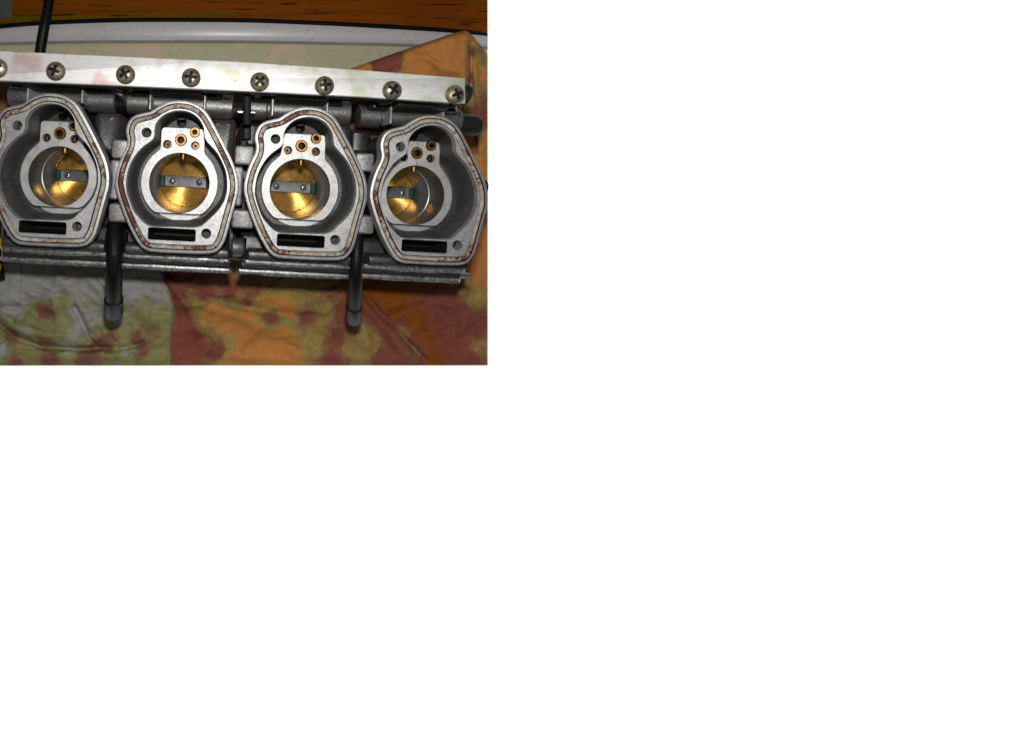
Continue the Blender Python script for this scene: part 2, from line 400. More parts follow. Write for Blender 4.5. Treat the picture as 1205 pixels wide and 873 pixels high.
CTL = [(205,345,.35),(215,370,.35),(210,410,.35),(225,350,.5),(240,345,.35),(270,340,.35),(262,335,.5),(285,352,.52),(300,345,.38),(320,342,.56),(235,362,.6),(250,370,.8),
 (265,377,.8),(245,392,.5),(230,400,.3),(255,414,.35),(270,426,.8),(292,366,.8),(305,356,.7),(292,357,.35),(320,355,.8),(340,362,.8),(320,373,.35),(360,373,.36),(300,395,.85),
 (330,400,.85),(340,420,.8),(350,350,.55),(370,345,.5),(385,360,.57),(390,352,.45),(365,395,.57),(370,410,.56),(380,380,.55),(395,400,.35),(390,425,.36),(405,370,.35),
 (410,408,.56),(430,395,.58),(440,405,.6),(425,418,.58),(445,372,.35),(450,420,.35),(435,345,.12),(470,350,.10),(460,365,.10),(490,380,.10),(500,400,.10),(510,425,.10),
 (475,393,.52),(460,400,.35),(490,415,.5),(520,350,.35),(540,370,.35),(530,400,.35),(550,425,.35),(566,408,.53),(565,385,.36),(560,345,.6),(568,320,.8),(558,300,.8),(572,280,.8),
 (570,250,.3),(560,200,.8),(568,170,.8),(555,170,.15),(565,140,.35),(570,122,.4),(560,105,.56),(566,86,.8),(556,60,.4),(553,92,.3),(571,75,.5),(540,60,1),(520,70,1),(490,72,1),(510,58,1),(530,82,1),(546,72,1),(535,48,1),(515,88,1),(495,84,1),(545,92,.9),
 (500,75,.83),(545,45,1),(480,82,.75),(470,78,.4),(455,70,.3),(462,65,.35),(446,75,.3),(430,79,.75),(503,64,.75),(525,52,.8),(150,106,.3),(425,118,.25),(5,140,.45),(60,200,.3),(300,200,.3)]
FOLDS = [([(198,330),(212,350),(226,372),(234,392)],5,.0030),([(222,340),(252,352),(292,363),(340,371),(384,374)],4,-.0022),([(215,352),(250,364),(300,376)],9,.0030),
 ([(300,385),(345,392),(372,412)],12,.0024),([(432,352),(462,384),(505,428)],3.2,-.0030),([(424,352),(455,390),(488,428)],7,.0034),([(455,345),(492,385),(520,424)],9,.0020),
 ([(400,380),(420,400),(440,408)],10,.0024),([(520,345),(545,380),(560,420)],9,.0024),([(560,260),(556,310),(545,340)],6,.0022),([(240,410),(275,420),(330,424)],7,.0022),
 ([(566,100),(562,150),(570,200)],5,.0030),([(480,395),(500,415)],4,.0018)]
YT = [(-60, 90), (404, 86), (414, 80.5), (470, 61), (530, 40.5), (546, 36), (551, 37), (556, 42), (564, 50), (574, 66)]
XR = [(300, 183), (330, 196), (345, 202), (360, 206.5), (380, 206), (400, 203.5), (430, 200)]
def crumple(px, py, sd):
    u, w = px + 14*noise.noise((px*.02, py*.02, sd+3)), py + 14*noise.noise((px*.02, py*.02, sd+5))
    r = lambda f, k: max(0.0, 1 - 2.2*abs(noise.noise((u*f, w*f*1.5, sd+k))))**2.4
    return 0.0036*r(0.017, 0) + 0.0016*r(0.043, 4)
def cloth_h(px, py):
    h = folds(px, py, FOLDS) + crumple(px, py, 2.0) + 0.0012*noise.noise((px*0.03, py*0.03, 1)) + 0.0005*noise.noise((px*0.1, py*0.1, 5)) + 0.0012
    # the fold that stands up behind the end of the rail
    if py < 130 and px > 395:
        up = sstep(400, 535, px)*(1 - sstep(547, 556, px))
        h += 0.020*up*(1 - sstep(70, 128, py))
        h += 0.007*math.exp(-(seg_d(px, py, (553, 44), (568, 72))/5)**2)*(1-sstep(80, 110, py)) + 0.006*math.exp(-(seg_d(px, py, (558, 60), (560, 110))/3.4)**2)
        h -= 0.005*math.exp(-(seg_d(px, py, (452, 72), (470, 88))/7)**2)*up
        yt = lerp_tab(px, YT); h *= sstep(-2, 5, py-yt)*0.55 + 0.45*sstep(0, 2.5, py-yt)
    e = sstep(0, 9, XE-px)*sstep(0, 9, YE-py)
    hide = 1.0
    if 110 < py < 318 and px < 545: hide = 0.0
    elif px < 545: hide = sstep(318, 330, py) if py >= 318 else sstep(110, 96, py)
    under = 1 - sstep(298, 302, py)*sstep(6, 14, lerp_tab(py, XR) - px)   # pressed flat under the rag
    return max(0.0, h)*e*hide*under
cols = []; x = -50.0
while x < XE: cols.append(x); x += 2.6 if x < 395 else 1.9
cols.append(XE)
def sheet(name, mat, grid_px, hf, z0, ctl, seed):
    b = MB(); ids = []; shade_tone = []
    for row in grid_px:
        r = []
        for px, py in row:
            r.append(tuple(W(px, py, z0 + hf(px, py))))
            jx, jy = 5*noise.noise((px*.09, py*.09, seed)), 5*noise.noise((px*.09, py*.09, seed+9))
            shade_tone.append(field(px+jx, py+jy, ctl) + 0.04*noise.noise((px*.16, py*.16, seed+3)))
        ids.append(b.loop(r))
    for r0, r1 in zip(ids, ids[1:]): b.strip(r0, r1, closed=False)
    me = bpy.data.meshes.new(name); me.from_pydata(b.v, [], b.f); me.materials.append(mat)
    me.attributes.new('shade_tone', 'FLOAT', 'POINT').data.foreach_set('value', shade_tone)
    bm = bmesh.new(); bm.from_mesh(me); bmesh.ops.recalc_face_normals(bm, faces=bm.faces)
    if sum(f.normal.z for f in bm.faces) < 0: bmesh.ops.reverse_faces(bm, faces=bm.faces)
    bm.to_mesh(me); bm.free()
    me.polygons.foreach_set('use_smooth', [True]*len(me.polygons))
    o = bpy.data.objects.new(name, me); C.objects.link(o); return o
NR = 150
gridc = []
for x in cols:
    yt = lerp_tab(x, YT)
    gridc.append([(x, yt + (YE-yt)*(j/NR)) for j in range(NR+1)])
o = sheet('orange_cloth', M['cloth'], gridc, cloth_h, Z_CLOTH, CTL, 3)
tag(o, 'crumpled orange cloth with maroon and olive shading in its colour spread under the carburetor bank', 'cloth')

RCTL = [(20,340,.78),(60,340,.8),(100,345,.75),(150,340,.8),(180,345,.8),(20,362,.72),(30,376,.5),(52,368,.25),(60,385,.45),(75,356,.5),(100,360,.5),(85,377,.5),(92,368,1.02),(98,380,1.0),(110,375,.65),
 (120,385,.55),(140,380,.68),(160,375,.52),(175,360,.52),(190,370,.46),(190,350,.62),(160,400,.22),(120,402,.25),(130,395,.28),(180,390,.38),(190,410,.45),(170,415,.28),(176,421,.45),(50,402,.28),
 (15,395,.25),(30,388,.65),(40,408,.55),(80,408,.66),(110,417,.32),(20,425,.25),(30,422,.45),(60,425,.25),(130,422,.42),(150,412,.66),(5,410,.7),(100,425,.28)]
RF = [([(0,382),(20,398),(50,409),(100,411),(128,409)],3.0,-.0040),([(0,372),(30,388),(70,398),(110,400)],8,.0034),([(88,362),(97,380),(104,398),(116,410)],3,-.0026),([(96,360),(106,380),(124,402)],6,.0030),
 ([(125,411),(150,409),(170,404)],3.5,-.0026),([(140,340),(165,365),(185,380)],12,.0024),([(70,330),(88,350),(60,362)],8,.0026),([(20,415),(70,420),(140,419)],6,.0026),([(130,420),(165,412),(190,398)],7,.0020),
 ([(50,345),(30,368),(20,378)],4,-.0016),([(0,425),(8,400)],4,-.002)]
def rag_h(px, py):
    xr = lerp_tab(py, XR)
    h = 0.0040 + folds(px, py, RF) + 1.1*crumple(px, py, 7.0) + 0.0016*noise.noise((px*.04, py*.04, 8)) + 0.0006*noise.noise((px*.13, py*.13, 4))
    if py < 362: h += 0.003*(1-sstep(23, 27, px))*(1-sstep(356, 362, py))
    h = max(0.0016, h)*sstep(-1.0, 7, xr-px)**0.6
    return max(0.0010, h*(0.35 + 0.65*sstep(0, 8, YE-py)))
gridr = []
for j in range(110):
    y = 300 + 130*j/109; xr = lerp_tab(y, XR)
    gridr.append([(-50 + (xr+50)*(1-(1-i/130)**1.0), y) for i in range(131)])
o = sheet('grey_rag', M['rag'], gridr, rag_h, Z_CLOTH + 0.0006, RCTL, 11)
tag(o, 'crumpled grey knitted rag with olive and maroon shading in its colour lying on the orange cloth', 'rag')

# ------------------------------------------------------------------ the carburettor bank
BASE = W(282, 220, 0); BASE.z = Z_CLOTH
bank = bpy.data.objects.new('carburetor_bank', None); C.objects.link(bank); bank.location = BASE
tag(bank, 'bank of four oily metal carburetors bolted to a bare alloy rail', 'carburetor bank')

OUT = [(210.9,118.1),(222.9,119.6),(233.3,124),(242.2,131.5),(249.7,143.4),(258.6,160.5),(267.5,178.4),(274.2,193.3),(277.9,205.2),(279.4,217.1),(278.7,228.4),(275.7,240.3),(271.2,256.7),(266,276),
 (262.3,286.5),(255.6,295.4),(248.2,298.4),(236.3,299.1),(209.5,298.4),(184.1,296.9),(173.7,295.4),(165.5,289.5),(158.8,279),(151.4,264.1),(143.9,244.8),(138.7,228.4),(136.3,214.5),
 (138.7,199.2),(143.9,184.3),(149.4,172.5),(150.6,165),(149.1,157.5),(149.6,150.1),(152.9,141.9),(159.6,135.9),(169.2,133),(177.8,131),(184.6,126.4),(194.6,121),(202,118.8)]
POC = [(182.6,150),(188.6,139.7),(199,132.8),(212.4,130.4),(225.8,132.6),(234.8,140),(239.2,149.5),(239.8,162.5),(246.2,170.9),(254.6,180.4),(261.4,192.3),(265,205.2),(266,218.6),(265.4,226),(261.6,238.5),
 (253.5,250),(242.2,260.6),(232.5,267.2),(205,266.9),(176.7,266),(164.8,256.2),(155.8,244.8),(150.9,229.9),(149.7,216),(152.4,199.8),(157.8,187.6),(165,177.2),(173.7,169.7),(181,165),(183,157.5)]
WID = 1.02
outer = smooth_loop([L2(207.8+(x-207.8)*WID, y) for x, y in OUT], 184)
pocket = smooth_loop([L2(207.8+(x-207.8)*WID, y) for x, y in POC], 120)
i1 = inset(outer, 3.6*MM, 4, 0); i2 = relax(inset(outer, 10.4*MM, 22, 0), 2)
# keep the chamber mouth clear of the groove
def clear(p, ring, gap):
    out = []
    for q in p:
        j = min(range(len(ring)), key=lambda k: (ring[k][0]-q[0])**2 + (ring[k][1]-q[1])**2)
        a, c, d = ring[j-1], ring[j], ring[(j+1) % len(ring)]
        t = Vector((d[0]-a[0], d[1]-a[1])).normalized(); nrm = Vector((-t.y, t.x))
        sd = (q[0]-c[0])*nrm.x + (q[1]-c[1])*nrm.y
        if sd < gap: q = (q[0] + nrm.x*(gap-sd), q[1] + nrm.y*(gap-sd))
        out.append(q)
    return out
pocket = relax(clear(pocket, i2, 1.9*MM), 2)
Z_RING, Z_FLOOR, Z_PLATE = -0.021, -0.0275, -0.075

def wob(p): return [(x + 0.45*MM*noise.noise((x*420, y*420, 3)), y + 0.45*MM*noise.noise((x*420, y*420, 8))) for x, y in p]
def make_carb():
    # the casting behind the flange is the part itself
    b = MB()
    neck = inset(outer, 7*MM, 6, 1)
    b.lofted([(neck, -0.060), (inset(neck, -1.5*MM), -0.030), (neck, -0.0085)])
    blk = ccw(lbox(146, 258, 142, 292, -0.05, 12)); bi = inset(blk, 0.003)
    b.lofted([(blk, -0.098), (blk, -0.050), (bi, -0.046)]); b.cap([bi, circle(0, 0, 41*MM, 40)[::-1]], -0.046)
    b.prism(lbox(150, 176, 138, 168, -0.046, 6), -0.080, -0.042, 0.003)
    b.prism(lbox(146, 270, 268, 303, -0.034, 5), -0.070, -0.028, 0.004)      # shoulder above the cover
    b.prism(lbox(134, 160, 196, 300, -0.050, 6), -0.090, -0.046, 0.004)      # flanks that close the gaps between bodies
    b.prism(lbox(258, 282, 186, 300, -0.050, 6), -0.090, -0.044, 0.004)
    b.prism(lbox(148, 264, 286, 313, -0.030, 5), -0.1064, -0.029, 0.002)     # cover foot
    b.prism(lbox(158, 262, 96, 118, -0.030, 3), -0.075, -0.018, 0.003)       # web under the rail
    b.prism(lbox(176, 240, 84, 112, -0.010, 3), -0.060, -0.006, 0.002)
    b.lathe([(0.0245, -0.045), (0.0245, -0.1064), (0.0215, -0.1064), (0.0215, -0.094)], n=40)
    body = b.build('carburetor', M['body'], bank)
    P = lambda mb, name, mat, **k: mb.build(name, mat, body, **k)

    b = MB()
    c1 = inset(outer, 0.9*MM); g0 = i1; g1 = inset(i1, 0.4*MM); g2 = inset(i2, -0.4*MM)
    b.lofted([(inset(outer, 1.2*MM), -0.0115), (outer, -0.0085), (outer, -0.0007), (inset(outer, 0.35*MM), -0.0002), (c1, 0), (g0, 0)])
    b.cur = 1; b.lofted([(g0, 0), (g1, -0.0013), (g2, -0.0013), (i2, 0)]); b.cur = 0  # groove faces painted black for the dark lines beside the gasket
    h1 = circle(*L2(172.5, 156.3), 6.0*MM, 28); h2 = circle(*L2(242.7, 275), 6.0*MM, 28)
    slot = ccw(lbox(173.9, 230.4, 267.8+0.9, 283.5, 0, 2.4))
    pk = inset(pocket, -0.6*MM)
    b.cap([i2, pk[::-1], h1[::-1], h2[::-1], slot[::-1]], 0)
    b.lofted([(pk, 0), (pocket, -0.0006), (inset(pocket, 0.2*MM), -0.004)])
    for h in (h1, h2): b.lofted([(h, 0), (inset(h, 0.5*MM), -0.0006), (inset(h, 0.6*MM), -0.0075)]); 
    b.lofted([(slot, 0), (inset(slot, 0.3*MM), -0.0005)])
    b.cur = 1; b.lofted([(inset(slot, 0.3*MM), -0.0005), (inset(slot, 0.5*MM), -0.005)]); b.cur = 0
    P(b, 'flange', [M['flange'], M['grime_shade']])
    b = MB(); b.lofted([(inset(slot, 0.45*MM), -0.0048), (inset(slot, 0.6*MM), -0.024)], cap1=True); P(b, 'slot_well', M['grime_shade'])
    for k, (hx, hy) in enumerate((L2(172.5, 156.3), L2(242.7, 275))):      # cone-ended blind holes
        b = MB(); b.lathe([(5.45*MM, -0.0072), (5.3*MM, -0.0105), (0.3*MM, -0.0125)], (hx, hy, 0), 24, cap=True); P(b, 'screw_hole', M['chamber'])
    b = MB()
    b.lofted([(inset(i1, 1.2*MM), -0.0012), (inset(i1, 1.25*MM), -0.0004), (inset(i1, 1.7*MM), -0.00015), (wob(inset(i2, -1.9*MM)), -0.00015), (wob(inset(i2, -1.35*MM)), -0.0004), (inset(i2, -1.2*MM), -0.0012)])
    P(b, 'gasket', M['gasket'])

    # chamber walls and floor
    b = MB(); fl = inset(pocket, 4.2*MM, 4, 1)
    b.lofted([(inset(pocket, 0.2*MM), -0.0039), (inset(pocket, 0.6*MM), -0.012), (inset(pocket, 1.2*MM, 2), -0.0205), (inset(pocket, 2.4*MM, 3), -0.0255), (fl, Z_FLOOR)])
    apx, apy = L2(214, 144.2, Z_FLOOR)
    b.cap([fl, circle(0, 0, 42*MM, 40)[::-1], circle(apx, apy, 5.6*MM, 24)[::-1]], Z_FLOOR)
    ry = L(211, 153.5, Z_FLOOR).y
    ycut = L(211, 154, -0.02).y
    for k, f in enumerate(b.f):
        if sum(b.v[i][1] for i in f)/len(f) > ycut and sum(b.v[i][2] for i in f)/len(f) < -0.004: b.m[k] = 1  # recess faces take the painted shade colour
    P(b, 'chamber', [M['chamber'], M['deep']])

    up = [q[1] > ry for q in fl]; st = next(i for i in range(len(fl)) if up[i] and not up[i-1])
    arch = []
    for i in range(len(fl)):
        if not up[(st+i) % len(fl)]: break
        arch.append(fl[(st+i) % len(fl)])
    arch = ccw(arch)
    ZA = Z_FLOOR + 0.0010
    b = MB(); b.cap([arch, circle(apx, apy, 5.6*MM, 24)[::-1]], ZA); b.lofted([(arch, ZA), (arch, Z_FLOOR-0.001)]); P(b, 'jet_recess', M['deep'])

    # machined ring with the jet block at its head
    R = lambda x, y: L2(x, y, Z_RING)
    ro, rb = 45.6/0.935*MM, 38.2*MM
    yb = R(211, 252)[1]; xl, xr = R(188.4, 180)[0], R(240.6, 180)[0]; yt = R(211, 152)[1]
    ring = []
    a0 = math.asin(yb/ro)
    aR = math.acos(xr/ro); aL = math.acos(xl/ro)
    ring += [(ro*math.cos(a0 + (aR-a0)*i/40), ro*math.sin(a0 + (aR-a0)*i/40)) for i in range(41)]
    ring += [(xr, yt), (xr-1.5*MM, yt+1.5*MM), (xl+1.5*MM, yt+1.5*MM), (xl, yt)]
    a1 = math.pi - a0
    ring += [(ro*math.cos(aL + (a1-aL)*i/40), ro*math.sin(aL + (a1-aL)*i/40)) for i in range(41)]
    ring = relax(resample(ccw(ring), 220), 7)
    bore = circle(0, 0, rb, 64)
    jets = [(*R(197, 170), 5.2), (*R(229.8, 171.7), 5.2), (*R(213, 165), 7.4), (*R(229.6, 156.2), 5.4)]
    holes = [circle(x, y, r*MM/0.935, 24) for x, y, r in jets]
    gx = R(212.6, 160)[0]
    s1 = rrect(gx-1.5*MM, gx+1.5*MM, R(212.6, 157)[1], R(212.6, 153.4)[1], 0.6*MM); s2 = rrect(gx-1.5*MM, gx+1.5*MM, R(212.6, 179.3)[1], R(212.6, 173.4)[1], 0.6*MM)
    b = MB()
    b.lofted([(ring, Z_FLOOR+0.0001), (ring, Z_RING-0.0006), (inset(ring, 0.7*MM), Z_RING)])
    top = inset(ring, 0.7*MM)
    b.cap([top, bore[::-1]] + [h[::-1] for h in holes] + [ccw(s1)[::-1], ccw(s2)[::-1]], Z_RING)
    for h in holes: b.lofted([(h, Z_RING), (inset(h, 0.4*MM), Z_RING-0.0005), (inset(h, 0.5*MM), Z_RING-0.0032)])
    for s_ in (s1, s2): b.well(ccw(s_), Z_RING, Z_RING-0.0018)
    P(b, 'bore_ring', M['ring'])
    b = MB()
    for k in (0, 1, 3): x, y, r = jets[k]; b.well(circle(x, y, (r-0.3)*MM/0.935, 24), Z_RING-0.0030, Z_RING-0.0062)
    P(b, 'passage', M['grime_shade'])
    for k in (0, 1):
        x, y, r = jets[k]; b = MB(); b.lathe([(r*0.80*MM, 0), (r*0.78*MM, 0.0008), (r*0.36*MM, 0.0008), (r*0.30*MM, -0.001)], (x, y, Z_RING-0.0055), 18); P(b, 'pilot_jet', M['darkbrass'])
    x, y, r = jets[2]; b = MB(); k_ = MM/0.935
    b.lathe([(r*0.98*k_, -0.004), (r*0.98*k_, 0.0004), (r*0.86*k_, 0.0010), (r*0.58*k_, 0.0010), (r*0.52*k_, 0.0004), (r*0.42*k_, -0.0002), (r*0.38*k_, -0.004)], (x, y, Z_RING), 28); P(b, 'main_jet', M['brass'])
    b = MB(); b.well(circle(x, y, r*0.42*k_, 20), Z_RING-0.0010, Z_RING-0.0045); P(b, 'jet_orifice', M['grime_shade'])
    x, y, r = jets[3]; b = MB()
    b.lathe([(r*1.15*k_, -0.003), (r*1.15*k_, 0.0016), (r*1.02*k_, 0.0022), (r*0.62*k_, 0.0022), (r*0.56*k_, 0.0015), (r*0.5*k_, -0.006)], (x, y, Z_RING), 26); P(b, 'air_jet', M['brass'])
    b = MB(); b.lofted([(circle(apx, apy, 6.6*MM, 24), ZA-0.0005), (circle(apx, apy, 6.2*MM, 24), ZA+0.0009), (circle(apx, apy, 5.4*MM, 24), ZA+0.0007), (circle(apx, apy, 5.0*MM, 24), Z_FLOOR-0.014)], cap1=True); P(b, 'air_passage', M['grime_shade'])
    # scooped step below the ring
    b = MB(); xs0, xs1 = R(185, 254)[0], R(236, 254)[0]
    def lens(dep, z): return ccw([(xs0 + (xs1-xs0)*i/24, yb - 0.0*MM) for i in range(25)] + [(xs1 - (xs1-xs0)*i/24, yb - (0.6 + dep*math.sin(math.pi*i/24)**0.7)*MM) for i in range(25)])
    b.lofted([(lens(11.0, 0), Z_FLOOR+0.0001), (lens(10.2, 0), Z_RING-0.0062), (lens(8.8, 0), Z_RING-0.0055)], cap1=True)
    P(b, 'step', M['ring'])

    # bore, throttle plate and spindle
    b = MB()
    b.lathe([(rb, Z_RING), (rb*0.985, Z_RING-0.001), (rb*0.99, -0.0435), (rb*1.012, -0.0438), (rb*1.012, -0.0450), (rb*0.985, -0.0453), (rb*0.985, -0.096)], n=64)
    P(b, 'bore', M['bore'])
    b = MB(); b.lathe([(0.0001, -0.0006), (rb*0.975, -0.0006), (rb*0.98, 0), (rb*0.975, 0.0006), (0.0001, 0.0006)], n=56)
    for i, q in enumerate(b.v): b.v[i] = (q[0], q[1]*0.995, q[2] + Z_PLATE + q[1]*math.tan(math.radians(7)))
    P(b, 'throttle_plate', M['plate'])
    hb = 8.4*MM
    b = MB(); b.prism(rrect(-rb*0.80, rb*0.80, -hb, hb, 0.5*MM), Z_PLATE-0.003, Z_PLATE+0.0034, 0.0005); P(b, 'throttle_spindle', M['shaft'])
    for s_ in (-1, 1):
        b = MB(); b.prism(rrect(min(s_*rb*0.803, s_*rb*0.972), max(s_*rb*0.803, s_*rb*0.972), -hb*0.96, hb*0.96, 0.5*MM), Z_PLATE-0.003, Z_PLATE+0.0030, 0.0004); P(b, 'added_spindle_end', M['green_cast'])
        b = MB(); pan_screw(b, (s_*19.5*MM, 0, Z_PLATE+0.0034), 4.6*MM, 0.0011, 0.0008); P(b, 'screw', [M['zinc'], M['grime_shade']])
    b = MB(); nx = R(214.5, 181)[0]
    b.tube([(nx, rb*1.02, -0.0285), (nx, rb*0.86, -0.0285)], 3.8*MM, 18); b.tube([(nx, rb*0.93, -0.0285), (nx, rb*0.80, -0.0285)], 3.0*MM, 18); P(b, 'needle_nozzle', M['brass'])

    # outside of the casting
    b = MB(); b.prism(lbox(246, 277, 139, 190, -0.036, 8), -0.080, -0.032, 0.006); P(b, 'side_boss', M['tubecast'])
    zt = -0.034
    b = MB(); ya = L(163, 121.5, zt).y
    q = lambda x: L(x, 121.5, zt).x
    r0 = 13.6*MM*1.11
    b.tube([(q(151), ya, zt), (q(152), ya, zt), (q(176), ya, zt), (q(178), ya, zt), (q(240), ya, zt), (q(243), ya, zt), (q(273), ya, zt), (q(274.5), ya, zt)], [r0*0.93, r0, r0, r0*0.82, r0*0.82, r0*1.06, r0*1.06, r0*0.98], 28)
    P(b, 'spindle_tube', M['tubecast'])
    for rx in (177.5, 241.5):
        b = MB(); b.prism(lbox(rx-1.4, rx+1.4, 101, 130, -0.018, 0.6), -0.040, -0.016, 0.0005); P(b, 'rib', M['flange'])
    for (x0, x1, y0, y1, zz, th) in ((131, 154, 164.5, 187, -0.014, 0.012), (127.5, 154, 240, 262, -0.014, 0.012), (273, 285.5, 196, 243, -0.016, 0.014)):
        b = MB(); b.prism(lbox(x0, x1, y0, y1, zz, 4), zz-th, zz, 0.0012); P(b, 'lug', M['lug'])
    for (x0, x1) in ((187, 199), (222, 233)):
        b = MB(); a = L((x0+x1)/2, 111, -0.02); b.tube([(a.x, a.y, -0.03), (a.x, a.y, -0.019), (a.x, a.y-0.0005, -0.0185)], [3.4*MM, 3.2*MM, 2.6*MM], 16); P(b, 'pip', M['tubecast'])

    # layered cover edge along the foot of the body: rounded bars whose thickness swells in the middle
    def bar(x0, x1, y0, y1, zz, th, swell, m=40):
        b = MB(); ids = []; ym = (y0+y1)/2
        for i in range(m+1):
            t = i/m; u = abs(2*t-1); px = x0 + (x1-x0)*t
            k = 1 + swell*(1 - min(1, u*1.6)**2 if u < 0.625 else 0.0); ends = math.sqrt(max(0.02, 1 - max(0, (u-0.93)/0.07)**2))
            c = L(px, ym + (px-207.8)*math.tan(-TH), zz); hw = (y1-y0)/2*MM*(DIST-zz)/DIST*(0.6+0.4*ends)*(1 + 0.16*noise.noise((px*0.06, y0, 1.0)) + 0.08*noise.noise((px*0.25, y0, 2.0)))
            ids.append(b.loop([(c.x, c.y + math.copysign(abs(math.cos(a))**0.55, math.cos(a))*hw*(1.0 if math.cos(a) > 0 else k), zz - th/2 + math.copysign(abs(math.sin(a))**0.55, math.sin(a))*th/2*ends) for a in [2*math.pi*q/20 for q in range(20)]]))
        for p_, q_ in zip(ids, ids[1:]): b.strip(p_, q_)
        b.face(ids[0][::-1]); b.face(ids[-1]); return b
    P(bar(144, 271, 290, 303.4, -0.0125, 0.014, 0.0), 'shoulder', M['shoulder'])
    P(bar(143, 271, 301.0, 307.6, -0.0180, 0.0050, 0.45), 'cover_flange', M['edge'])
    P(bar(141, 272, 304.0, 313.4, -0.0235, 0.0050, 0.0), 'cover_gap_bar', M['body'])  # dark bar put in as the shaded gap between cover layers
    P(bar(138.5, 273, 312.2, 319.6, -0.0260, 0.0060, 0.14), 'cover_rim', M['edge'])
    b = MB(); b.prism(lbox(209.2, 210.2, 299.5, 302, -0.0125, 0.3), -0.0135, -0.0123, 0.0001); P(b, 'mould_line', M['grime_shade'])
    return body

def pan_screw(b, c, r, h, depth, n=72, rings=18):
    ids = []; c = Vector(c); arm = 0.15
    b.cur = 0
    ids.append(b.loop([(c.x+r*math.cos(2*math.pi*k/n), c.y+r*math.sin(2*math.pi*k/n), c.z - h*0.3) for k in range(n)]))
    def inc(x, y): return (abs(x) < arm and abs(y) < 0.6) or (abs(y) < arm and abs(x) < 0.6)
    flags = [[False]*n]
    for j in range(rings+1):
        t = 1 - j/rings; row = []; fl = []
        for k in range(n):
            a = 2*math.pi*k/n + 0.35; x, y = t*math.cos(a), t*math.sin(a)
            z = h*(1 - t**2.6) + (h*0.25 if t < 0.99 else 0.1*h)
            f = inc(x, y); fl.append(f)
            row.append((c.x+x*r, c.y+y*r, c.z + z - (depth if f else 0)))
        ids.append(b.loop(row)); flags.append(fl)
    for j in range(len(ids)-1):
        for k in range(n):
            k2 = (k+1) % n
            b.cur = 1 if (flags[j][k] + flags[j][k2] + flags[j+1][k] + flags[j+1][k2]) >= 2 else 0  # cross slots painted dark, shade and grime together
            b.face((ids[j][k], ids[j][k2], ids[j+1][k2], ids[j+1][k]))
    b.cur = 0

proto = make_carb()
parts = list(proto.children)
AXES = [(55.0, 208.2, 0.0, 1.0), (207.2, 216.4, 0.0, 1.0), (359.0, 224.0, 0.0, 1.0), (504.4, 231.7, -0.004, 0.955)]
for k, (ax, ay, dz, sx) in enumerate(AXES):
    if k == 0: r = proto; kids = parts
    else:
        r = proto.copy(); C.objects.link(r); r.parent = bank; kids = []
        for p in parts:
            q = p.copy(); C.objects.link(q); q.parent = r; kids.append(q)
    w = W(ax, ay, 0); w.z = 0
    r.location = w - BASE; r.rotation_euler = (0, 0, TH); r.scale = (sx, (1+sx)/2, 1)

def bank_part(mb, name, mat, parent=None, **k):
    if parent: return mb.build(name, mat, parent, **k)
    o = mb.build(name, mat, bank, **k); o.location = -BASE; return o

# rail and its eight screws
ZR = 0.010
rail_px_top = [(-60, 57.6), (0, 60.3), (290, 73.3), (420, 82.2), (547.5, 92.4)]
rail_px_bot = [(-60, 92), (0, 95.2), (290, 107.8), (420, 114.2), (548, 122.3)]
def dens(t): 
    out = []
    for (a, b_), (c, d) in zip(t, t[1:]): out += [(a+(c-a)*i/8, b_+(d-b_)*i/8) for i in range(8)]
    return out + [t[-1]]
b = MB(); rp = [tuple(W(x, y, ZR).xy) for x, y in dens(rail_px_top)] + [tuple(W(x, y, ZR).xy) for x, y in dens(rail_px_bot)][::-1]
b.prism(rp, ZR-0.0034, ZR, 0.0005)
rail = bank_part(b, 'rail', M['rail'])
b = MB()
low = [tuple(W(x, y, ZR).xy) for x, y in dens(rail_px_bot)]
rp2 = [(x, y+0.0002) for x, y in low] + [(x, y+0.0030) for x, y in low][::-1]
b.prism(rp2, ZR-0.013, ZR-0.0036, 0.0003); b.build('rail_web', M['body'], rail)
SCR = [(-2, 81), (66, 84.5), (148, 88.5), (225, 92.2), (305.5, 97), (381.5, 101.5), (461, 107), (535, 112)]
sm = MB(); pan_screw(sm, (0, 0, 0), 0.00575, 0.0026, 0.0016)
s0 = sm.build('rail_screw', [M['screw'], M['grime_shade']], rail)
for k, (x, y) in enumerate(SCR):
    s_ = s0 if k == 0 else s0.copy()
    if k: C.objects.link(s_); s_.parent = rail
    s_.location = W(x, y, ZR); s_.location.z = ZR + 0.0008; s_.rotation_euler = (0, 0, k*0.9 + 0.3)
for k, (x, y) in enumerate(SCR):
    b = MB(); w = W(x, y+3, 0.0); b.tube([(w.x, w.y, -0.045), (w.x, w.y, 0.002), (w.x, w.y, ZR-0.0036)], [0.0062, 0.0056, 0.0052], 18); bank_part(b, 'rail_post', M['body'])

